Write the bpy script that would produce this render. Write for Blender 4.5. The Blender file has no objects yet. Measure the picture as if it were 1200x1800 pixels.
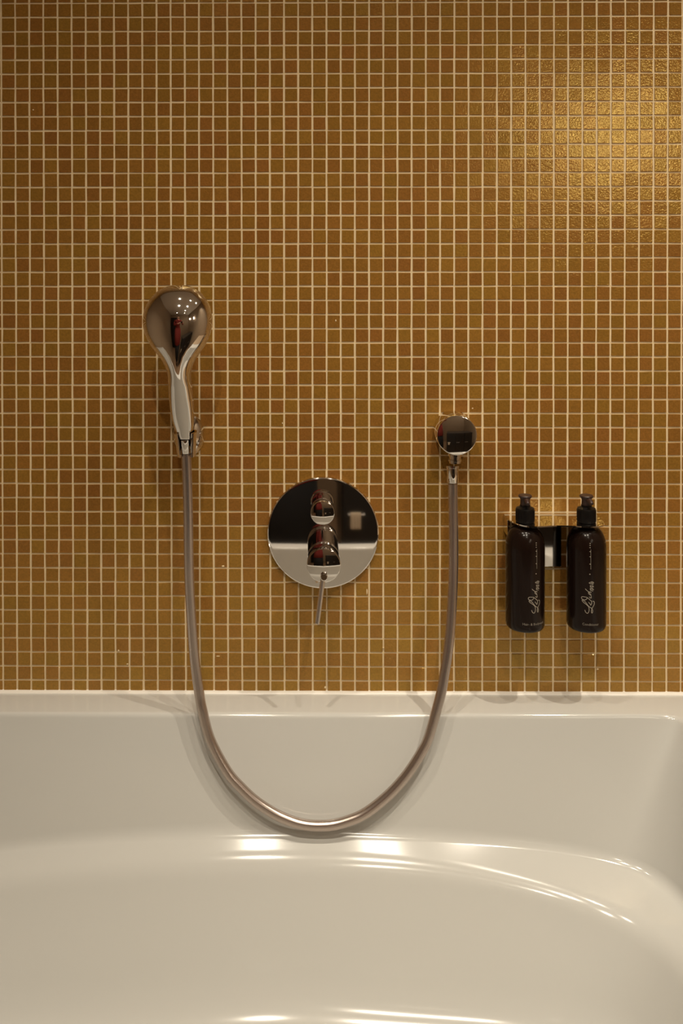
import bpy, bmesh, math, random
from mathutils import Vector, Matrix
random.seed(7)
PI = math.pi
S = bpy.context.scene
C = S.collection

# ------------------------------------------------------------------ camera
cd = bpy.data.cameras.new('camera'); cam = bpy.data.objects.new('camera', cd); C.objects.link(cam)
cd.sensor_fit = 'AUTO'; cd.sensor_width = 36.0
cd.lens = 1669.28 / 1800 * 36
cd.shift_x = (600 - 530) / 1800; cd.shift_y = (450 - 900) / 1800
cd.clip_start = 0.02
M = Matrix(((9.99968644e-01, 6.62472980e-04, 7.89131198e-03),
            (7.88534511e-03, 8.57216994e-03, -9.99932167e-01),
            (-7.30073710e-04, 9.99963039e-01, 8.56667732e-03)))
cam.matrix_world = Matrix.Translation((0, -1.45, 1.25)) @ M.to_4x4()
S.camera = cam

# ------------------------------------------------------------------ world, exposure
w = bpy.data.worlds.new('world'); S.world = w; w.use_nodes = True
w.node_tree.nodes['Background'].inputs[0].default_value = (1.0, 0.86, 0.7, 1)
w.node_tree.nodes['Background'].inputs[1].default_value = 0.05
S.view_settings.view_transform = 'Standard'; S.view_settings.look = 'None'
S.view_settings.gamma = 1; S.view_settings.use_curve_mapping = False
S.view_settings.exposure = -0.14

# ------------------------------------------------------------------ lamps in the ceiling (x, y, watts, size)
CEIL = 2.45
LAMPS = [(-0.20, -0.62, 4.8, 'over the left part of the tub'), (0.34, -0.62, 4.0, 'over the middle of the tub'),
         (0.78, -0.60, 11.5, 'over the right end of the tub'), (-0.20, -1.25, 7.5, 'in front of the tub on the left'),
         (0.34, -1.25, 8.0, 'in front of the middle of the tub'), (0.34, -1.95, 4.5, 'halfway to the door wall'),
         (-0.35, -2.65, 3.0, 'above the black door'), (0.45, -2.65, 3.0, 'in the far right ceiling corner')]
SCONCES = [(-1.75, 1.62, 'nearer the tub'), (-2.60, 1.71, 'farther from the tub')]
SCONCE_ST = 15.5
LAMP_COL = (1.0, 0.89, 0.72)

# ================================================================== helpers
def mat(name, col, rough=0.5, metal=0.0, spec=0.5, coat=0.0, bump=None, trans=0.0):
    m = bpy.data.materials.new(name); m.use_nodes = True
    b = m.node_tree.nodes['Principled BSDF']
    b.inputs['Base Color'].default_value = (*col, 1); b.inputs['Roughness'].default_value = rough
    b.inputs['Metallic'].default_value = metal; b.inputs['Specular IOR Level'].default_value = spec
    b.inputs['Coat Weight'].default_value = coat; b.inputs['Coat Roughness'].default_value = 0.05
    b.inputs['Transmission Weight'].default_value = trans
    if bump:
        sc, st, dist = bump
        n = m.node_tree; t = n.nodes.new('ShaderNodeTexNoise'); t.inputs['Scale'].default_value = sc
        t.inputs['Detail'].default_value = 3
        g = n.nodes.new('ShaderNodeNewGeometry'); n.links.new(g.outputs['Position'], t.inputs['Vector'])
        bp = n.nodes.new('ShaderNodeBump'); bp.inputs['Strength'].default_value = st
        bp.inputs['Distance'].default_value = dist
        n.links.new(t.outputs['Fac'], bp.inputs['Height']); n.links.new(bp.outputs['Normal'], b.inputs['Normal'])
    return m

def link(name, me, m, parent=None, smooth=False):
    o = bpy.data.objects.new(name, me); C.objects.link(o)
    if m: me.materials.append(m)
    if parent: o.parent = parent; o.matrix_parent_inverse = parent.matrix_world.inverted()
    if smooth:
        me.polygons.foreach_set('use_smooth', [True] * len(me.polygons))
    return o

def obj(name, bm, m, parent=None, smooth=False, sharp=None):
    bmesh.ops.recalc_face_normals(bm, faces=bm.faces)
    me = bpy.data.meshes.new(name); bm.to_mesh(me); bm.free()
    o = link(name, me, m, parent, smooth)
    if smooth and sharp is not None:
        me.set_sharp_from_angle(angle=math.radians(sharp))
    return o

def thing(name, label, cat, loc, group=None):
    o = bpy.data.objects.new(name, None); C.objects.link(o); o.location = loc
    o.empty_display_size = 0.02
    o.matrix_world = Matrix.Translation(loc)
    o['label'] = label; o['category'] = cat
    if group: o['group'] = group
    return o

def struct(o): o['kind'] = 'structure'; return o

def box(bm, x0, x1, y0, y1, z0, z1, bev=0.0, seg=2):
    r = bmesh.ops.create_cube(bm, size=1.0)
    for v in r['verts']:
        v.co = Vector((x0 + (v.co.x + .5) * (x1 - x0), y0 + (v.co.y + .5) * (y1 - y0), z0 + (v.co.z + .5) * (z1 - z0)))
    if bev > 0:
        es = list({e for v in r['verts'] for e in v.link_edges})
        bmesh.ops.bevel(bm, geom=es, offset=bev, segments=seg, affect='EDGES', profile=0.5)
    return bm

def lathe(bm, prof, origin, axis=(0, 0, 1), seg=48, sx=1.0, sy=1.0):
    """prof: list of (radius, height along axis). Closed at both ends."""
    a = Vector(axis).normalized()
    if abs(a.z) > 0.9: u = Vector((1, 0, 0))
    else: u = Vector((0, 0, 1)).cross(a).normalized()
    v = a.cross(u); u = v.cross(a)
    O = Vector(origin); rings = []
    for r, h in prof:
        rings.append([bm.verts.new(O + a * h + u * (r * sx * math.cos(2 * PI * i / seg)) + v * (r * sy * math.sin(2 * PI * i / seg))) for i in range(seg)])
    for A, B in zip(rings, rings[1:]):
        for i in range(seg):
            bm.faces.new((A[i], A[(i + 1) % seg], B[(i + 1) % seg], B[i]))
    bm.faces.new(rings[0]); bm.faces.new(rings[-1])
    return bm

def catmull(pts, n=8):
    P = [Vector(p) for p in pts]; out = []
    P = [P[0] * 2 - P[1]] + P + [P[-1] * 2 - P[-2]]
    for i in range(1, len(P) - 2):
        a, b, c, d = P[i - 1:i + 3]
        for k in range(n):
            t = k / n
            out.append(0.5 * ((2 * b) + (c - a) * t + (2 * a - 5 * b + 4 * c - d) * t * t + (3 * b - a - 3 * c + d) * t ** 3))
    out.append(P[-2]); return out

def tube(bm, path, rad, seg=20, cap=True):
    path = [Vector(p) for p in path]; rings = []
    nrm = None
    for i, p in enumerate(path):
        t = (path[min(i + 1, len(path) - 1)] - path[max(i - 1, 0)]).normalized()
        if nrm is None: nrm = t.orthogonal().normalized()
        nrm = (nrm - t * nrm.dot(t)).normalized(); b = t.cross(nrm)
        r = rad[i] if isinstance(rad, (list, tuple)) else rad
        rings.append([bm.verts.new(p + nrm * (r * math.cos(2 * PI * k / seg)) + b * (r * math.sin(2 * PI * k / seg))) for k in range(seg)])
    for A, B in zip(rings, rings[1:]):
        for k in range(seg): bm.faces.new((A[k], A[(k + 1) % seg], B[(k + 1) % seg], B[k]))
    if cap: bm.faces.new(rings[0]); bm.faces.new(rings[-1])
    return bm

# ================================================================== materials
PITCH = 0.0216; X0 = -0.47012; Z0 = 1.6237       # a joint crossing of the mosaic
def tile_material():
    m = bpy.data.materials.new('gold_mosaic'); m.use_nodes = True
    n = m.node_tree; N = n.nodes.new; L = n.links.new; b = n.nodes['Principled BSDF']
    g = N('ShaderNodeNewGeometry'); sub = N('ShaderNodeVectorMath'); sub.operation = 'SUBTRACT'
    sub.inputs[1].default_value = (X0, 0, Z0); L(g.outputs['Position'], sub.inputs[0])
    dv = N('ShaderNodeVectorMath'); dv.operation = 'DIVIDE'; dv.inputs[1].default_value = (PITCH, 10, PITCH)
    L(sub.outputs[0], dv.inputs[0])
    fl = N('ShaderNodeVectorMath'); fl.operation = 'FLOOR'; L(dv.outputs[0], fl.inputs[0])
    wn = N('ShaderNodeTexWhiteNoise'); wn.noise_dimensions = '3D'; L(fl.outputs[0], wn.inputs['Vector'])
    sep = N('ShaderNodeSeparateColor'); L(wn.outputs['Color'], sep.inputs[0])
    # sheets of tiles differ a little from one another
    ln = N('ShaderNodeTexNoise'); ln.inputs['Scale'].default_value = 0.16; ln.inputs['Detail'].default_value = 1
    L(fl.outputs[0], ln.inputs['Vector'])
    mx0 = N('ShaderNodeMath'); mx0.operation = 'MULTIPLY_ADD'; mx0.inputs[1].default_value = 0.75
    L(sep.outputs[0], mx0.inputs[0])
    sc = N('ShaderNodeMath'); sc.operation = 'MULTIPLY'; sc.inputs[1].default_value = 0.35
    L(ln.outputs['Fac'], sc.inputs[0]); L(sc.outputs[0], mx0.inputs[2])
    ramp = N('ShaderNodeValToRGB'); e = ramp.color_ramp.elements
    e[0].position = 0.05; e[0].color = TILE[0]; e[1].position = 0.95; e[1].color = TILE[2]
    k = ramp.color_ramp.elements.new(0.5); k.color = TILE[1]
    L(mx0.outputs[0], ramp.inputs[0])
    # mottling inside a tile
    nt = N('ShaderNodeTexNoise'); nt.inputs['Scale'].default_value = 420; nt.inputs['Detail'].default_value = 4
    L(g.outputs['Position'], nt.inputs['Vector'])
    mr = N('ShaderNodeMapRange'); mr.inputs['From Min'].default_value = 0.3; mr.inputs['From Max'].default_value = 0.7
    mr.inputs['To Min'].default_value = 0.86; mr.inputs['To Max'].default_value = 1.14
    L(nt.outputs['Fac'], mr.inputs['Value'])
    v2 = N('ShaderNodeMapRange'); v2.inputs['To Min'].default_value = 0.93; v2.inputs['To Max'].default_value = 1.07
    L(sep.outputs[1], v2.inputs['Value'])
    mm = N('ShaderNodeMath'); mm.operation = 'MULTIPLY'; L(mr.outputs[0], mm.inputs[0]); L(v2.outputs[0], mm.inputs[1])
    vm = N('ShaderNodeVectorMath'); vm.operation = 'SCALE'; L(ramp.outputs[0], vm.inputs[0]); L(mm.outputs[0], vm.inputs['Scale'])
    L(vm.outputs[0], b.inputs['Base Color'])
    b.inputs['Roughness'].default_value = 0.14; b.inputs['Metallic'].default_value = 0.0
    b.inputs['Specular Tint'].default_value = (1.0, 0.8, 0.4, 1)
    b.inputs['Specular IOR Level'].default_value = 0.5
    # crinkled glass surface
    n2 = N('ShaderNodeTexNoise'); n2.inputs['Scale'].default_value = 420; n2.inputs['Detail'].default_value = 2
    L(g.outputs['Position'], n2.inputs['Vector'])
    bp = N('ShaderNodeBump'); bp.inputs['Strength'].default_value = 0.55; bp.inputs['Distance'].default_value = 0.0005
    L(n2.outputs['Fac'], bp.inputs['Height']); L(bp.outputs['Normal'], b.inputs['Normal'])
    # gold flakes inside the glass: a broad golden sheen
    gl = N('ShaderNodeBsdfGlossy'); gl.inputs['Color'].default_value = (0.72, 0.52, 0.14, 1); gl.inputs['Roughness'].default_value = 0.10
    L(bp.outputs['Normal'], gl.inputs['Normal'])
    mxs = N('ShaderNodeMixShader'); mxs.inputs[0].default_value = 0.14
    L(b.outputs[0], mxs.inputs[1]); L(gl.outputs[0], mxs.inputs[2]); L(mxs.outputs[0], n.nodes['Material Output'].inputs[0])
    return m
TILE = [(0.275, 0.112, 0.027, 1), (0.285, 0.132, 0.026, 1), (0.290, 0.150, 0.026, 1)]
M_tile = tile_material()
M_grout = mat('cream_grout', (0.80, 0.64, 0.40), 0.8, bump=(900, 0.4, 0.0004))
M_enamel = mat('white_enamel', (0.56, 0.555, 0.53), 0.12, spec=0.5)
M_seal = mat('white_sealant', (0.80, 0.76, 0.70), 0.35)
M_chrome = mat('chrome', (0.78, 0.75, 0.72), 0.04, 1.0)
M_brushed = mat('satin_chrome', (0.80, 0.76, 0.72), 0.32, 1.0)
M_hose = mat('silver_hose', (0.52, 0.44, 0.39), 0.26, 0.92, bump=(1400, 0.12, 0.0003))
M_bottle = mat('dark_brown_plastic', (0.010, 0.0050, 0.0035), 0.17, spec=0.22)
M_pump = mat('black_plastic', (0.005, 0.004, 0.0035), 0.35, spec=0.25)
M_cap = mat('brown_pump_head', (0.035, 0.016, 0.012), 0.4, spec=0.4)
M_print = mat('pale_print', (0.36, 0.32, 0.26), 0.6)
M_print2 = mat('dim_print', (0.24, 0.21, 0.17), 0.6)
M_ceil = mat('ceiling_paint', (0.80, 0.76, 0.68), 0.9, bump=(60, 0.1, 0.001))
M_wallp = mat('beige_wall', (0.36, 0.27, 0.18), 0.6, bump=(40, 0.1, 0.001))
M_floor = mat('brown_floor', (0.26, 0.16, 0.09), 0.35, bump=(30, 0.1, 0.001))
M_dark = mat('black_lacquer', (0.01, 0.008, 0.007), 0.3)
M_towel = mat('beige_towel', (0.55, 0.45, 0.33), 0.95, bump=(500, 0.8, 0.003))
M_red = mat('red_knit', (0.20, 0.02, 0.015), 0.9, bump=(400, 0.5, 0.002))
M_black = mat('black_cloth', (0.01, 0.01, 0.011), 0.9, bump=(400, 0.5, 0.002))
M_skin = mat('skin', (0.55, 0.32, 0.22), 0.5)
M_hair = mat('dark_hair', (0.03, 0.018, 0.01), 0.6)
def emit(name, col, st):
    m = bpy.data.materials.new(name); m.use_nodes = True; b = m.node_tree.nodes['Principled BSDF']
    b.inputs['Emission Color'].default_value = (*col, 1); b.inputs['Emission Strength'].default_value = st
    return m
M_lamp = emit('lamp_glass', LAMP_COL, 40.0)
M_sconce = emit('lamp_shade_glass', LAMP_COL, SCONCE_ST)

# ================================================================== the room
XL, XR, YB = -1.12, 1.15, -3.2
FACE = -0.0013                                     # tile faces stand proud of the grout
bm = bmesh.new(); box(bm, XL - .1, XR + .1, 0, .12, 0, CEIL); wall_back = struct(obj('wall_back', bm, M_grout))
bm = bmesh.new(); box(bm, XL - .1, XL, YB, 0, 0, CEIL); struct(obj('wall_left', bm, M_wallp))
bm = bmesh.new(); box(bm, XR, XR + .1, YB, 0, 0, CEIL); struct(obj('wall_right', bm, M_wallp))
bm = bmesh.new(); box(bm, XL - .1, XR + .1, YB - .1, YB, 0, CEIL); struct(obj('wall_front', bm, M_wallp))
bm = bmesh.new(); box(bm, XL - .1, XR + .1, YB - .1, .12, -.1, 0); struct(obj('floor', bm, M_floor))
bm = bmesh.new(); box(bm, XL - .1, XR + .1, YB - .1, .12, CEIL, CEIL + .1); struct(obj('ceiling', bm, M_ceil))

# ------------------------------------------------------------------ mosaic tiles
H = 0.0094                                         # half a tile
def tile_geom(rx, seedless=False):
    """a tile: jittered chamfered plate around (0,0,0); local y=0 at grout, face at FACE"""
    j = lambda a: random.uniform(-a, a)
    cs = []
    hw, hh = H + j(.00022), H + j(.00022); ox, oz = j(.00018), j(.00018); rot = j(.012)
    for sx, sz in ((-1, -1), (1, -1), (1, 1), (-1, 1)):
        x = sx * hw + ox + j(.00013); z = sz * hh + oz + j(.00013)
        cs.append((x * math.cos(rot) - z * math.sin(rot), x * math.sin(rot) + z * math.cos(rot)))
    v = []
    for (x, z) in cs: v.append((x, 0.001, z))
    for (x, z) in cs: v.append((x, FACE + .0006, z))
    tx, tz = random.gauss(0, .007), random.gauss(0, .007)      # no tile lies quite flat
    for (x, z) in cs: v.append((x - math.copysign(.0003, x), FACE + x * tx + z * tz, z - math.copysign(.0003, z)))
    f = []
    for a in (0, 4):
        for i in range(4): f.append((a + i, a + (i + 1) % 4, a + 4 + (i + 1) % 4, a + 4 + i))
    f.append((8, 9, 10, 11))
    return v, f
ZT = 0.5685                                        # top of the tub rim
i0 = math.ceil((XL - X0) / PITCH); i1 = int((XR - X0) / PITCH) - 1
cells = []
for r in range(-39, 49):                           # row r lies between joints r and r+1, counted downwards
    zc = Z0 - (r + .5) * PITCH
    if zc + H > CEIL - .002: continue
    for c in range(i0, i1 + 1):
        cells.append((X0 + (c + .5) * PITCH, zc, r))
near = sorted([q for q in cells if q[2] < 48], key=lambda q: (q[0] - 0.0) ** 2 + (q[1] - 1.25) ** 2)[:300]
nearset = set(near)
meshes = []
for k in range(40):
    v, f = tile_geom(0); me = bpy.data.meshes.new('tile'); me.from_pydata(v, [], f); me.materials.append(M_tile); me.update(); meshes.append(me)
for q in near:
    o = bpy.data.objects.new('tile', random.choice(meshes)); C.objects.link(o)
    o.location = (q[0], 0, q[1]); o.parent = wall_back
V, F = [], []
for q in cells:
    if q in nearset: continue
    v, f = tile_geom(0); b0 = len(V); dz = 0
    for (x, y, z) in v:
        zz = q[1] + z
        if q[2] == 48: zz = max(zz, ZT + .0005)    # the bottom row is cut at the tub
        V.append((q[0] + x, y, zz))
    F += [tuple(b0 + a for a in t) for t in f]
me = bpy.data.meshes.new('mosaic_tiles'); me.from_pydata(V, [], F); me.update()
o = link('mosaic_tiles', me, M_tile, wall_back); o['kind'] = 'stuff'
o['label'] = 'small square ochre and brown mosaic tiles filling the rest of the wall'

# little lumps of grout left on the tiles
bm = bmesh.new()
for px, pz, rw, rh in ((-.132, .7628, .0022, .0012), (-.140, .6245, .0030, .0008), (-.2925, .6325, .0014, .0016), (.0242, .5770, .0016, .0018), (.0405, 1.1390, .0010, .0016),
                       (-.2530, .6260, .0006, .0030), (.0880, .7240, .0010, .0048), (.4400, .6060, .0018, .0010), (-.4210, 1.4610, .0012, .0010), (.2490, 1.0050, .0012, .0010),
                       (-.0410, .9820, .0008, .0014), (.1130, .6380, .0014, .0012), (-.2790, .6120, .0016, .0010)):
    bmesh.ops.create_icosphere(bm, subdivisions=2, radius=1, matrix=Matrix.Translation((px, FACE, pz)) @ Matrix.Diagonal((rw, .0006, rh, 1)))
o = obj('grout_speck', bm, M_grout, wall_back, True); o['kind'] = 'stuff'

# ================================================================== bathtub
CX, CY = -0.03, -0.371
OUTX0, OUTX1, OUTY0, OUTY1 = -1.112, 0.66, -0.72, -0.0018
def ring_r(c, s, aR, aL, b, n):
    a = aR if c >= 0 else aL
    return (abs(c / a) ** n + abs(s / b) ** n) ** (-1.0 / n)
RINGS = [  # aR, aL, b, n, z, dip, fillet
    (0.568, 1.02, 0.304, 44, ZT, 0.0, 0.0070),
    (0.532, 0.96, 0.262, 7.0, 0.423, 0.150, 0.012),
    (0.498, 0.88, 0.226, 3.6, 0.3975, 0.150, 0.020),
    (0.445, 0.74, 0.150, 3.6, 0.235, 0.0, 0.060),
]
def tub_profile(th):
    c, s = math.cos(th), math.sin(th)
    # outer rim rectangle
    tx = (OUTX1 - CX) / c if c > 1e-9 else ((OUTX0 - CX) / c if c < -1e-9 else 1e9)
    ty = (OUTY1 - CY) / s if s > 1e-9 else ((OUTY0 - CY) / s if s < -1e-9 else 1e9)
    ro = min(tx, ty)
    pts = [(ro, 0.001, 0), (ro, ZT, 0.006)]
    for aR, aL, b, n, z, dip, fil in RINGS:
        r = ring_r(c, s, aR, aL, b, n); dx = r * c
        a = aR if c >= 0 else aL
        zz = z - dip * min(dx * dx, 0.3)
        pts.append((r, zz, fil))
    pts.append((0.0, 0.222, 0))
    out = []
    for i, (r, z, f) in enumerate(pts):
        if f == 0: out.append((r, z)); continue
        p = Vector((r, z)); a = Vector(pts[i - 1][:2]); b = Vector(pts[i + 1][:2])
        da = min(f, (a - p).length * .48); db = min(f, (b - p).length * .48)
        A = p + (a - p).normalized() * da; B = p + (b - p).normalized() * db
        K = 8
        for k in range(K + 1):
            t = k / K
            q = A * (1 - t) ** 2 + p * 2 * t * (1 - t) + B * t * t
            out.append((q.x, q.y))
    return [(CX + r * c, CY + r * s, z) for r, z in out]
# angles: uniform plus denser at the corners
ths = [2 * PI * i / 720 for i in range(720)]
for cxn, cyn in ((OUTX1, OUTY1), (OUTX1, OUTY0), (OUTX0, OUTY1), (OUTX0, OUTY0)):
    ths.append(math.atan2(cyn - CY, cxn - CX) % (2 * PI))
for sx, sy in ((.568, .304), (.568, -.304), (-1.02, .304), (-1.02, -.304)):
    t0 = math.atan2(sy, sx)
    for k in range(-24, 25): ths.append((t0 + k * 0.0026 + .0004) % (2 * PI))
ths = sorted(set(ths))
bm = bmesh.new(); cols = []
for th in ths:
    cols.append([bm.verts.new(p) for p in tub_profile(th)[:-1]])
cen = bm.verts.new((CX, CY, 0.222))
nn = len(cols)
for i in range(nn):
    A, B = cols[i], cols[(i + 1) % nn]
    for k in range(len(A) - 1): bm.faces.new((A[k], B[k], B[k + 1], A[k + 1]))
    bm.faces.new((A[-1], B[-1], cen))
tub = thing('bathtub', 'white enamelled bathtub built in below the mosaic wall, seen into its basin', 'bathtub', (CX, CY, 0))
me_tub = obj('tub_shell', bm, M_enamel, tub, True, 50)
bm = bmesh.new(); lathe(bm, [(0.0, 0), (.027, 0), (.03, .002), (.028, .004), (.010, .0045)], (-0.03, CY, .2215), seg=40)
obj('drain', bm, M_chrome, tub, True, 40)

# silicone bead where tub and tiles meet
bm = bmesh.new()
prof = [(0.0005, ZT + .0035), (-.0030, ZT + .0030), (-.0058, ZT + .0015), (-.0072, ZT - .0002), (-.0072, ZT - .001), (0.0005, ZT - .001)]
rings = []
for k in range(160):
    x = XL + .002 + (XR - XL - .004) * k / 159
    if x > OUTX1: break
    jz = random.uniform(-.0002, .0002)
    rings.append([bm.verts.new((x, y, z + (jz if i < 3 else 0))) for i, (y, z) in enumerate(prof)])
for A, B in zip(rings, rings[1:]):
    for i in range(len(A)): bm.faces.new((A[i], A[(i + 1) % len(A)], B[(i + 1) % len(A)], B[i]))
bm.faces.new(rings[0]); bm.faces.new(rings[-1])
struct(obj('trim_1', bm, M_seal, None, True, 40))
# tiled ledge closing the gap between the tub end and the right wall
bm = bmesh.new(); box(bm, OUTX1 + .002, XR - .001, -.72, -.002, 0.0005, ZT - .002, .002); struct(obj('trim_2', bm, M_wallp))

# ================================================================== mixer
YF = FACE
mx = thing('bath_mixer', 'round chrome bath mixer plate with knob, lever and small diverter', 'tap', (.0208, YF, .816))
bm = bmesh.new(); lathe(bm, [(.0840, 0), (.0848, .001), (.0850, .0055), (.0843, .0070), (.0830, .0078), (.080, .0080), (.001, .0080)], (.0208, YF, .816), (0, -1, 0), 128)
obj('cover_plate', bm, M_chrome, mx, True, 25)
PY = YF - .0079
def ridged(name, cx, cz, r0, r1, length, parent):
    bm = bmesh.new(); h = length * .42; p = [(r0, 0), (r0, h)]
    for k in range(3):
        p += [(r0 - .0006, h + .0003), (r0 - .0006, h + .0010), (r0, h + .0013), (r0 + .0001, h + .0036)]; h += .0040
    p += [(r1, h + .001), (r1, length - .0012), (r1 - .0003, length - .0004), (r1 - .0012, length), (.0005, length)]
    lathe(bm, p, (cx, PY, cz), (0, -1, 0), 72)
    return obj(name, bm, M_chrome, parent, True, 28)
ridged('diverter_knob', .0196, .8580, .0165, .0178, .041, mx)
kn = ridged('control_knob', .0209, .7885, .0238, .0246, .066, mx)
# lever: socket and satin rod
bm = bmesh.new(); lathe(bm, [(.0045, 0), (.0052, .001), (.0052, .0045), (.0042, .0055), (.0005, .0055)], (.0212, PY - .0655, .7725), (0, -1, .12), 24)
obj('lever_socket', bm, M_chrome, kn, True, 30)
bm = bmesh.new()
A = Vector((.0205, -.0735, .7755)); B = Vector((.0112, -.0870, .7085))
d = (B - A).normalized()
tube(bm, [A, A + d * .0005, B - d * .0006, B], [.0030, .0036, .0036, .0030], 24)
obj('lever', bm, M_brushed, kn, True, 40)['label'] = 'thin satin chrome lever rod pointing down'

# ================================================================== wall outlet
wo = thing('wall_outlet', 'round chrome wall outlet with hose elbow, right of the mixer', 'wall outlet', (.2186, YF, .9722))
OC = (.2186, YF, .9722)
bm = bmesh.new(); lathe(bm, [(.0293, 0), (.0297, .0006), (.0297, .0425), (.0292, .0434), (.0280, .0438), (.0005, .0440)], OC, (0, -1, 0), 96)
obj('cover_disc', bm, M_chrome, wo, True, 30)
bm = bmesh.new()
lathe(bm, [(.0090, -.004), (.0090, .004), (.0105, .0045), (.0105, .0080), (.0088, .0086), (.0088, .0125), (.0102, .0130), (.0102, .0155), (.0090, .016), (.0090, .0185)],
      (.2186, -.0245, .9455), (0, 0, -1), 40)
obj('outlet_stem', bm, M_chrome, wo, True, 30)

# ================================================================== hose
# centre line, wall-side points measured in metres (x, y, z)
def unproj(px, py, y):
    d = M @ Vector(((px - 530) / 1669.28, -(py - 450) / 1669.28, -1)); t = (y + 1.45) / d.y
    return Vector((d.x * t, -1.45 + d.y * t, 1.25 + d.z * t))
HP = [(326.5, 786, -.0760), (328.5, 830, -.0748), (330.5, 900, -.0730), (331.6, 980, -.0718), (334, 1050, -.0715), (341, 1150, -.0750), (349.6, 1216, -.0810),
      (356, 1250, -.0860), (370, 1301, -.0930), (400, 1357, -.1030), (427, 1388, -.1090), (450, 1409, -.1130), (475, 1426, -.1165), (497, 1437.5, -.1190),
      (525, 1447.5, -.1210), (555, 1451.5, -.1215), (588, 1449.5, -.1210), (620, 1440, -.1190), (640, 1430.5, -.1170), (662, 1415, -.1140),
      (687, 1393, -.1100), (708, 1370, -.1060), (723, 1350, -.1030), (740, 1323, -.0990), (752, 1299, -.0960), (766.5, 1250, -.0890), (775.5, 1216, -.0840), (780.8, 1185, -.0790),
      (786.5, 1150, -.0730), (792.5, 1090, -.0620), (796.5, 1010, -.0480), (797, 940, -.0350), (796, 880, -.0265), (795.6, 850, -.0248)]
hp = [unproj(*p) for p in HP]
hs = thing('shower_hose', 'silver flexible shower hose hanging in a long loop over the tub rim', 'hose', hp[15])
bm = bmesh.new(); path = catmull(hp, 8); tube(bm, path, .0072, 28)
obj('hose_tube', bm, M_hose, hs, True, 60)
def nut(p, q, prof, name, lab=None):
    bm = bmesh.new(); lathe(bm, prof, p, (Vector(q) - Vector(p)), 40)
    o = obj(name, bm, M_chrome, hs, True, 30)
    return o
# nut under the outlet
nut(hp[-1] + Vector((0, 0, .0035)), hp[-1] + (hp[-1] - hp[-2]) * 2 + Vector((0, 0, .01)), [(.0082, -.002), (.0087, -.001), (.0089, .020), (.0098, .0205), (.0098, .0235), (.006, .024)], 'hose_nut')

# ================================================================== shower bracket
br = thing('shower_bracket', 'chrome wall bracket with oval rosette and forked cradle holding the hand shower', 'shower bracket', (-.184, YF, .964))
bm = bmesh.new()
lathe(bm, [(.0320, 0), (.0325, .0008), (.0318, .003), (.0290, .0065), (.0240, .0110), (.0180, .0150), (.0120, .0180), (.0110, .030)], (-.184, YF, .964), (0, -1, 0), 80, sx=.74, sy=1.0)
obj('rosette', bm, M_chrome, br, True, 40)
# cradle: C-shaped clip around the conical nut, open towards the camera
top = Vector((-.1795, -.0772, .9835)); bot = Vector((-.1780, -.0752, .9480))
ax = (bot - top).normalized()
ux = Vector((1, 0, 0)); ux = (ux - ax * ux.dot(ax)).normalized(); vx = ax.cross(ux)    # vx about +-y
if vx.y > 0: vx = -vx
bm = bmesh.new(); rr = []
for k in range(25):
    a = math.radians(-218 + (256) * k / 24)       # opening faces the camera (vx = -y)
    a = math.radians(90) + math.radians(42) + math.radians(276) * k / 24
    row = []
    for (t, ri, ro) in ((0, .0135, .0168), (1, .0105, .0130)):
        pc = top.lerp(bot, t)
        for r in (ri, ro): row.append(bm.verts.new(pc + ux * (r * math.cos(a)) + vx * (r * math.sin(a))))
    rr.append(row)
for A_, B_ in zip(rr, rr[1:]):
    for (i, j) in ((0, 1), (1, 3), (3, 2), (2, 0)): bm.faces.new((A_[i], A_[j], B_[j], B_[i]))
bm.faces.new((rr[0][0], rr[0][1], rr[0][3], rr[0][2])); bm.faces.new((rr[-1][0], rr[-1][1], rr[-1][3], rr[-1][2]))
bmesh.ops.bevel(bm, geom=[e for e in bm.edges if e.calc_face_angle(0) > 1.0], offset=.0005, segments=2, affect='EDGES')
obj('cradle', bm, M_chrome, br, True, 40)
bm = bmesh.new(); tube(bm, [(-.184, -.022, .964), (-.183, -.042, .9655), (-.181, -.0615, .9665)], .0085, 28)
obj('bracket_arm', bm, M_chrome, br, True, 50)

# ================================================================== hand shower
hd = thing('hand_shower', 'chrome hand shower with bulbous head leaning in its wall bracket', 'shower head', (-.180, -.066, .975))
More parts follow.
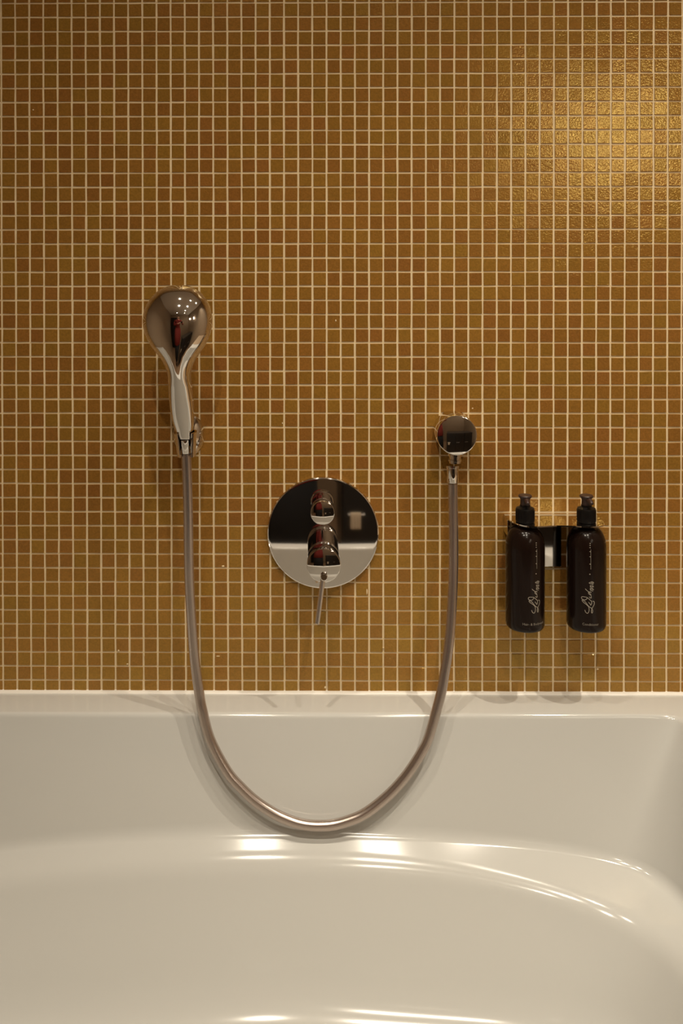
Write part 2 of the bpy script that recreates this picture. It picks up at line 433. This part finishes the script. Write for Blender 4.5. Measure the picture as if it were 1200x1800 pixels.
# z, x centre, half width, camera-side y, wall-side y, superellipse power of the camera side
SEC = [(0.9740, -0.1797, 0.0112, -0.0860, -0.0670),
       (0.9765, -0.1800, 0.0116, -0.0868, -0.0670),
       (0.9850, -0.1810, 0.0125, -0.0890, -0.0670),
       (1.0000, -0.1825, 0.0155, -0.0930, -0.0675),
       (1.0200, -0.1838, 0.0170, -0.0985, -0.0685),
       (1.0400, -0.1850, 0.0168, -0.1046, -0.0700),
       (1.0580, -0.1858, 0.0162, -0.1106, -0.0710),
       (1.0700, -0.1864, 0.0165, -0.1144, -0.0715),
       (1.0800, -0.1868, 0.0191, -0.1172, -0.0720),
       (1.0900, -0.1872, 0.0243, -0.1196, -0.0720),
       (1.1000, -0.1876, 0.0315, -0.1215, -0.0722),
       (1.1120, -0.1880, 0.0398, -0.1232, -0.0726),
       (1.1260, -0.1883, 0.0464, -0.1243, -0.0730),
       (1.1400, -0.1884, 0.0494, -0.1245, -0.0732),
       (1.1520, -0.1884, 0.0492, -0.1235, -0.0735),
       (1.1640, -0.1883, 0.0466, -0.1203, -0.0740),
       (1.1750, -0.1881, 0.0412, -0.1148, -0.0748),
       (1.1840, -0.1880, 0.0340, -0.1080, -0.0758),
       (1.1900, -0.1880, 0.0267, -0.1015, -0.0795),
       (1.1938, -0.1880, 0.0187, -0.0955, -0.0795),
       (1.1960, -0.1880, 0.0095, -0.0895, -0.0795),
       (1.1966, -0.1880, 0.0010, -0.0835, -0.0825)]
def interp(SEC, n=6):
    vv = [Vector(s[:3]) for s in SEC]; ww = [Vector((s[3], s[4], 0)) for s in SEC]
    a = catmull(vv, n); b = catmull(ww, n)
    return [(p.x, p.y, p.z, q.x, q.y) for p, q in zip(a, b)]
def loft(bm, secs, seg=72):
    rings = []
    for z, x, hw, yf, yb in secs:
        ee = 1.0 - .42 * max(0.0, min(1.0, (1.095 - z) / .04))
        ym = yb + (yf - yb) * .38; row = []          # widest line sits nearer the face
        for k in range(seg):
            a = 2 * PI * k / seg; c, s = math.cos(a), math.sin(a)
            if s < 0: y = ym - (ym - yf) * abs(s) ** ee
            else: y = ym + (yb - ym) * (abs(s) ** .7)
            row.append(bm.verts.new((x + max(hw, .0005) * c, y, z)))
        rings.append(row)
    for A, B in zip(rings, rings[1:]):
        for k in range(seg): bm.faces.new((A[k], A[(k + 1) % seg], B[(k + 1) % seg], B[k]))
    bm.faces.new(rings[0]); bm.faces.new(rings[-1])
    return bm
bm = bmesh.new(); loft(bm, interp(SEC)); obj('head_body', bm, M_chrome, hd, True, 80)
# spray face towards the wall
bm = bmesh.new(); lathe(bm, [(.041, 0), (.043, .002), (.043, .005), (.040, .0065), (.0005, .007)], (-.1883, -.0740, 1.145), (0, 1, 0), 64)
sf = obj('spray_face', bm, M_pump, hd, True, 40); sf['label'] = 'dark spray face turned to the wall'
bm = bmesh.new(); box(bm, -.1838, -.1802, -.0868, -.0862, 1.002, 1.0025); bm.free()
# conical connector sitting in the cradle
bm = bmesh.new(); lathe(bm, [(.0095, 0), (.0098, .0005), (.0082, .0195), (.0078, .0202), (.0066, .0205)], (-.1797, -.0770, .9733), ax, 40)
hn = obj('cone_nut', bm, M_chrome, hd, True, 30)

# ================================================================== bottles and their rack
rk = thing('bottle_rack', 'chrome wall rack plate holding two pump bottles by the neck', 'bottle rack', (.367, YF, .80))
PZ = .8440
outline = [(.2968, -.0015), (.2962, -.020), (.2985, -.034), (.3035, -.048), (.3105, -.0600), (.3200, -.0668), (.3320, -.0672), (.3480, -.0645), (.3660, -.0625),
           (.3840, -.0640), (.4000, -.0670), (.4120, -.0675), (.4220, -.0655), (.4300, -.0600), (.4345, -.0500), (.4360, -.034), (.4362, -.0015)]
sm = [Vector((0, 0, 0))]
pl = catmull([(x, y, 0) for x, y in outline], 4)
bm = bmesh.new()
vt = [bm.verts.new((p.x, p.y, PZ)) for p in pl]; f = bm.faces.new(vt)
# neck holes
def hole_plate(outl, holes, z0, z1):
    bm = bmesh.new()
    es = []
    vs = [bm.verts.new((p.x, p.y, z0)) for p in outl]
    for a, b in zip(vs, vs[1:] + vs[:1]): es.append(bm.edges.new((a, b)))
    for cx, cy, r in holes:
        hv = [bm.verts.new((cx + r * math.cos(2 * PI * k / 40), cy + r * math.sin(2 * PI * k / 40), z0)) for k in range(40)]
        for a, b in zip(hv, hv[1:] + hv[:1]): es.append(bm.edges.new((a, b)))
    bmesh.ops.triangle_fill(bm, use_beauty=True, use_dissolve=False, edges=es)
    g = bmesh.ops.extrude_face_region(bm, geom=bm.faces[:])
    for v in g['geom']:
        if isinstance(v, bmesh.types.BMVert): v.co.z = z1
    return bm
bm.free()
BX = (.3195, .4100); BY = -.0440
bm = hole_plate(pl, [(BX[0], BY, .0118), (BX[1], BY, .0118)], PZ - .0018, PZ)
obj('top_plate', bm, M_chrome, rk)
bm = bmesh.new(); box(bm, .3440, .3835, -.0045, YF, .7640, PZ - .0018, .0006)
obj('back_plate', bm, M_chrome, rk)
bm = bmesh.new()
for (x0, x1) in ((.2962, .2980),): box(bm, x0, x1, -.0300, YF, .8180, PZ - .0018, .0005)
obj('end_tab', bm, M_chrome, rk)

def wrap(cx, r, u, v):                              # point on the bottle skin: u to the right, v height
    a = u / r; return Vector((cx + r * math.sin(a), BY - r * math.cos(a), v))
def ribbon(bm, cx, r, pts, wd):
    P = catmull([(u, v, 0) for u, v in pts], 5) if len(pts) > 2 else [Vector((*p, 0)) for p in pts]
    prev = None
    for i, p in enumerate(P):
        t = (P[min(i + 1, len(P) - 1)] - P[max(i - 1, 0)])
        if t.length < 1e-9: continue
        t.normalize(); n = Vector((-t.y, t.x, 0)) * wd / 2
        a = bm.verts.new(wrap(cx, r, (p + n).x, (p + n).y)); b = bm.verts.new(wrap(cx, r, (p - n).x, (p - n).y))
        if prev: bm.faces.new((prev[0], a, b, prev[1]))
        prev = (a, b)
BR = .0286
def px_uv(px, py, px0, u0):                          # photo measure of the print -> metres on the bottle
    return (u0 + (px - px0) * .000826, 1.25 - (py - 436) / 1667 * 1.3775)
L6 = lambda L: [(1010 + x / 22.5, 1030 + y / 22.5) for x, y in L]
L7 = lambda L: [(900 + (866 + (x - 866) * 1.5) / 6.667, 1000 + y / 6.667) for x, y in L]
SCRIPT = [L6([(185, 970), (215, 1050), (270, 1095), (315, 1070), (345, 990), (345, 900), (318, 820), (240, 750), (140, 680), (80, 615), (110, 590), (190, 640), (255, 715), (300, 780),
              (380, 850), (450, 895), (488, 980), (475, 1065), (450, 1070), (435, 1010), (458, 900), (505, 820), (545, 740), (555, 660), (530, 612), (480, 612)]),
          L6([(110, 570), (58, 535), (60, 480), (100, 455), (190, 455), (280, 470), (245, 535), (190, 575), (110, 565)]),
          L6([(270, 480), (340, 520), (400, 580), (435, 600), (445, 680), (410, 765), (385, 720), (325, 650)]),
          L6([(345, 435), (400, 480), (430, 470), (420, 400)]),
          L6([(200, 130), (260, 190), (340, 250), (400, 340), (430, 370), (370, 350), (325, 300), (330, 250), (400, 240), (430, 280)]),
          L7([(876, 262), (856, 250), (858, 236), (874, 238), (880, 246), (852, 228)]),
          L7([(876, 226), (856, 214), (858, 202), (874, 204), (880, 212), (852, 194)]),
          L7([(878, 190), (868, 180), (846, 168), (858, 158), (876, 172), (880, 160), (862, 150)])]
def text_mesh(body, size):
    cu = bpy.data.curves.new('t', 'FONT'); cu.body = body; cu.size = size; cu.align_x = 'CENTER'; cu.resolution_u = 2
    o = bpy.data.objects.new('t', cu); C.objects.link(o)
    dg = bpy.context.evaluated_depsgraph_get(); me = bpy.data.meshes.new_from_object(o.evaluated_get(dg))
    bpy.data.objects.remove(o); return me
def bottle(cx, label, small, du, base_u, tilt):
    zb = .6885
    t = thing('pump_bottle', label, 'bottle', (cx, BY, zb), 'dark pump bottles in the wall rack')
    bm = bmesh.new()
    p = [(.001, .0015), (.021, .0012), (.0245, 0), (.0262, .0008), (.0276, .0028), (.0284, .006), (.0286, .010), (.0286, .1180)]
    for k in range(1, 9):
        a = math.radians(90 * k / 8); p.append((.0286 - .0172 * (1 - math.cos(a)), .1180 + .0320 * math.sin(a) * .98))
    p += [(.0112, .1500), (.0112, .1538)]
    lathe(bm, p, (cx, BY, zb), (0, 0, 1), 72)
    obj('bottle_body', bm, M_bottle, t, True, 60)
    bm = bmesh.new(); z = PZ + .0006
    lathe(bm, [(.0133, 0), (.0136, .0004), (.0136, .0185), (.0130, .0200), (.0095, .0215), (.0078, .0225), (.0078, .0250)], (cx, BY, z), (0, 0, 1), 48)
    for k in range(36):                             # grip ribs of the screw collar
        a = 2 * PI * k / 36; c, s = math.cos(a), math.sin(a)
        r = bmesh.ops.create_cube(bm, size=1, matrix=Matrix.Translation((cx + .0136 * c, BY + .0136 * s, z + .0095)) @ Matrix.Rotation(a, 4, 'Z') @ Matrix.Diagonal((.0007, .0009, .016, 1)))
    obj('screw_collar', bm, M_pump, t, True, 30)
    bm = bmesh.new(); h = z + .0250
    lathe(bm, [(.0070, -.001), (.0072, 0), (.0070, .0075), (.0078, .0095), (.0098, .0118), (.0100, .0132), (.0090, .0142), (.0040, .0138), (.0005, .0138)], (cx, BY, h), (0, 0, 1), 40)
    # spout turned to one side
    a = math.radians(tilt); dv = Vector((math.sin(a), -math.cos(a), 0))
    q = Vector((cx, BY, h + .0085))
    tube(bm, [q, q + dv * .008, q + dv * .014 + Vector((0, 0, -.001)), q + dv * .0170 + Vector((0, 0, -.0035))], [.0042, .0040, .0036, .0030], 16)
    obj('pump_head', bm, M_cap, t, True, 40)['label'] = 'dull brown pump head'
    r = BR + .00015
    bm = bmesh.new()
    for st in SCRIPT: ribbon(bm, cx, r, [px_uv(x, y, 1028, du) for x, y in st], .00075)
    obj('script_lettering', bm, M_print, t)['label'] = 'cream handwritten name reading Lederhaas, running upwards'
    bm = bmesh.new()
    ribbon(bm, cx, r, [px_uv(1028.2, 1001, 1028, du), px_uv(1028.2, 966, 1028, du)], .00035)
    for yy in (1009.6,): ribbon(bm, cx, r, [px_uv(1026.7, yy + .8, 1028, du), px_uv(1026.7, yy - .8, 1028, du)], .0014)
    for k, yy in enumerate((992, 979, 970, 963, 959, 955.5)):
        ribbon(bm, cx, r, [px_uv(1025.8, yy, 1028, du), px_uv(1027.4, yy - .6, 1028, du), px_uv(1027.4, yy + .8, 1028, du)], .0006)
    obj('tagline_mark', bm, M_print, t)
    me = text_mesh(small, .0050)
    for v in me.vertices: v.co = wrap(cx, r, base_u + v.co.x * .98, .7010 + v.co.y)
    me.materials.clear(); link('product_lettering', me, M_print2, t)['label'] = 'faint small lettering reading ' + small
    return t
bottle(BX[0], 'left dark brown pump bottle marked Hair- & Bodywash, in the chrome rack', 'Hair- & Bodywash', .0112, .0080, 0)
bottle(BX[1], 'right dark brown pump bottle marked Conditioner, in the chrome rack', 'Conditioner', -.0020, -.0015, 10)

# ================================================================== what the chrome mirrors behind the camera
# ceiling downlights
for k, (x, y, wt, wh) in enumerate(LAMPS):
    t = thing('ceiling_downlight', 'small round recessed ceiling spotlight ' + wh, 'light', (x, y, CEIL), 'recessed ceiling spotlights')
    bm = bmesh.new(); lathe(bm, [(.026, -.001), (.030, -.004), (.044, -.004), (.046, -.0005), (.046, .0)], (x, y, CEIL), (0, 0, 1), 32)
    obj('trim_ring', bm, M_brushed, t, True, 30)
    bm = bmesh.new(); lathe(bm, [(.024, -.0045), (.024, -.0050), (.0005, -.0060)], (x, y, CEIL), (0, 0, 1), 24)
    obj('lamp_lens', bm, M_lamp, t, True, 60)
    ld = bpy.data.lights.new('spot_lamp', 'SPOT'); ld.energy = wt * 6; ld.color = LAMP_COL; ld.shadow_soft_size = .016
    ld.spot_size = math.radians(101); ld.spot_blend = 1.0
    lo = bpy.data.objects.new('spot_lamp', ld); C.objects.link(lo); lo.location = (x, y, CEIL - .012)
    if k in (3, 4, 5): lo.rotation_euler = (math.radians(14), 0, 0)     # tilted lamps aimed at the tub wall
# wall lamp beside the washstand, right of the camera
for ly, lz, wh in SCONCES:
    t = thing('wall_lamp', 'frosted wall lamp on the right-hand wall, the one ' + wh, 'light', (XR, ly, lz), 'frosted wall lamps')
    bm = bmesh.new(); box(bm, XR - .02, XR - .0005, ly - .05, ly + .05, lz - .05, lz + .05, .004); obj('wall_plate', bm, M_chrome, t)
    bm = bmesh.new(); lathe(bm, [(.030, -.09), (.045, -.085), (.050, -.07), (.050, .07), (.045, .085), (.030, .09)], (XR - .075, ly, lz), (0, 0, 1), 40)
    obj('lamp_shade', bm, M_sconce, t, True, 40)
    bm = bmesh.new(); tube(bm, [(XR - .02, ly, lz), (XR - .03, ly, lz)], .01, 16); obj('lamp_arm', bm, M_chrome, t)

# low black cabinet with a towel over its front
t = thing('low_cabinet', 'low black lacquered cabinet behind the camera', 'cabinet', (.56, -2.05, 0))
bm = bmesh.new(); box(bm, .14, .98, -2.12, -1.62, .05, .74, .003); obj('cabinet_body', bm, M_dark, t)
bm = bmesh.new(); box(bm, .17, .95, -2.09, -1.66, 0.0005, .05); obj('plinth', bm, M_dark, t)
for x0, x1 in ((.145, .418), (.423, .696), (.701, .975)):
    bm = bmesh.new(); box(bm, x0 + .004, x1 - .004, -1.6195, -1.602, .07, .725, .002); d_ = obj('door', bm, M_dark, t)
    bm = bmesh.new(); tube(bm, [(x0 + .03, -1.602, .44), (x0 + .03, -1.585, .44), (x0 + .115, -1.585, .44), (x0 + .115, -1.602, .44)], .004, 12); obj('handle', bm, M_brushed, d_)
bm = bmesh.new()
n = 24
for side in (0, 1):
    pass
rows = []
prof = [(-1.5945, .375), (-1.5940, .39), (-1.5930, .436), (-1.5905, .4460), (-1.5850, .4500), (-1.5790, .4460), (-1.5765, .436), (-1.575, .40), (-1.574, .365)]
pp = catmull([(0, y, z) for y, z in prof], 6)
for p in pp:
    rows.append([bm.verts.new((.185 + .055 * k / n, p.y + (.0025 * math.sin(k * .9 + p.z * 9) if p.y > -1.577 and p.z < .42 else 0), p.z)) for k in range(n + 1)])
for A, B in zip(rows, rows[1:]):
    for k in range(n): bm.faces.new((A[k], A[k + 1], B[k + 1], B[k]))
o = obj('towel', bm, M_towel, None, True, 60); o['label'] = 'small beige towel hanging over a handle of the low black cabinet'; o['category'] = 'towel'
md = o.modifiers.new('s', 'SOLIDIFY'); md.thickness = .002; md.offset = 1

# door in the wall behind the camera
dr = bmesh.new(); box(dr, -1.05, -.25, YB + .0005, YB + .04, .0005, 2.02, .003); door = struct(obj('door_1', dr, M_dark))
bm = bmesh.new(); tube(bm, [(-.33, YB + .042, 1.02), (-.33, YB + .09, 1.02), (-.45, YB + .09, 1.02)], .009, 16); obj('door_handle', bm, M_brushed, door)

# the photographer, mirrored in the chrome
def skinned(name, verts, edges, radii, m, parent, sub=2):
    me = bpy.data.meshes.new(name); me.from_pydata(verts, edges, []); me.update()
    o = bpy.data.objects.new(name, me); C.objects.link(o); o.parent = parent
    o.matrix_parent_inverse = parent.matrix_world.inverted()
    sk = o.modifiers.new('skin', 'SKIN'); sk.use_smooth_shade = True
    for i, r in enumerate(radii):
        d = me.skin_vertices[0].data[i]; d.radius = (r, r) if not isinstance(r, tuple) else r
    me.skin_vertices[0].data[0].use_root = True
    s = o.modifiers.new('sub', 'SUBSURF'); s.levels = sub; s.render_levels = sub
    dg = bpy.context.evaluated_depsgraph_get(); em = bpy.data.meshes.new_from_object(o.evaluated_get(dg))
    o.modifiers.clear(); o.data = em; em.materials.clear(); em.materials.append(m)
    em.polygons.foreach_set('use_smooth', [True] * len(em.polygons))
    return o
px_, py_ = -.205, -1.76
per = thing('person', 'person in a long red cardigan and black skirt holding a camera', 'person', (px_, py_, 0))
def P_(x, y, z): return (px_ + x, py_ + y, z)
# whole body as one figure
bv = [P_(0, 0, .93), P_(0, 0, 1.08), P_(0, 0, 1.26), P_(0, .0, 1.40), P_(0, .01, 1.48), P_(0, .03, 1.54), P_(0, .035, 1.61), P_(0, .035, 1.68),
      P_(-.10, 0, .88), P_(-.11, .01, .50), P_(-.11, -.02, .09), P_(-.12, .10, .035), P_(.10, 0, .88), P_(.11, .01, .50), P_(.11, -.02, .09), P_(.12, .10, .035),
      P_(-.17, 0, 1.39), P_(-.23, .04, 1.14), P_(.04, .13, 1.19), P_(.125, .185, 1.225),
      P_(.17, 0, 1.39), P_(.30, .04, 1.15), P_(.31, .12, 1.19), P_(.285, .185, 1.225)]
be = [(0, 1), (1, 2), (2, 3), (3, 4), (4, 5), (5, 6), (6, 7), (0, 8), (8, 9), (9, 10), (10, 11), (0, 12), (12, 13), (13, 14), (14, 15),
      (3, 16), (16, 17), (17, 18), (18, 19), (3, 20), (20, 21), (21, 22), (22, 23)]
brd = [(.15, .11), (.13, .10), (.155, .11), (.13, .09), .055, .06, .088, .075, .088, .058, .040, .035, .088, .058, .040, .035, .062, .045, .032, .026, .062, .045, .032, .026]
body = skinned('body', bv, be, brd, M_skin, per)
body.data.materials.append(M_red); body.data.materials.append(M_black); body.data.materials.append(M_hair)
for p in body.data.polygons:
    c = p.center; q = c - Vector((px_, py_, 0)); z = q.z
    hand = q.y > .14 and 1.1 < z < 1.3
    if z < .95: p.material_index = 2
    elif z < 1.47 and not hand: p.material_index = 1
    elif z > 1.70 or (z > 1.56 and q.y < .01): p.material_index = 3
for sx in (-1, 1):
    w0 = (.128 if sx < 0 else .282)
    for k in range(4):
        z = 1.250 - k * .015; l = (.9, 1.0, .95, .8)[k]
        skinned('finger', [P_(w0, .185, z), P_(w0 + sx * .004, .185 + .035 * l, z), P_(w0 - sx * .004, .185 + .062 * l, z - .002), P_(w0 - sx * .022, .185 + .070 * l, z - .003)],
                [(0, 1), (1, 2), (2, 3)], [.009, .0085, .008, .007], M_skin, per, 1)
    skinned('thumb', [P_(w0, .180, 1.245), P_(w0 - sx * .012, .190, 1.262), P_(w0 - sx * .030, .196, 1.266)], [(0, 1), (1, 2)], [.010, .009, .008], M_skin, per, 1)
bm = bmesh.new(); lathe(bm, [(.150, 1.06), (.195, .98), (.215, .80), (.223, .64), (.216, .635), (.19, .80)], P_(0, 0, 0), (0, 0, 1), 48, 1, .72); obj('long_cardigan', bm, M_red, per, True, 60)
bm = bmesh.new(); lathe(bm, [(.200, .70), (.218, .60), (.235, .20), (.228, .195), (.19, .68)], P_(0, 0, 0), (0, 0, 1), 48, 1, .72); obj('skirt', bm, M_black, per, True, 60)
t = thing('camera_body', 'small black photo camera held in front of the chest', 'camera', (0, -1.54, 1.25))
bm = bmesh.new(); box(bm, -.062, .062, -1.552, -1.515, 1.212, 1.285, .006); obj('camera_case', bm, M_pump, t)
bm = bmesh.new(); lathe(bm, [(.026, 0), (.028, .002), (.028, .030), (.025, .032), (.0005, .030)], (0, -1.515, 1.248), (0, 1, 0), 40); obj('camera_lens', bm, M_pump, t, True, 30)
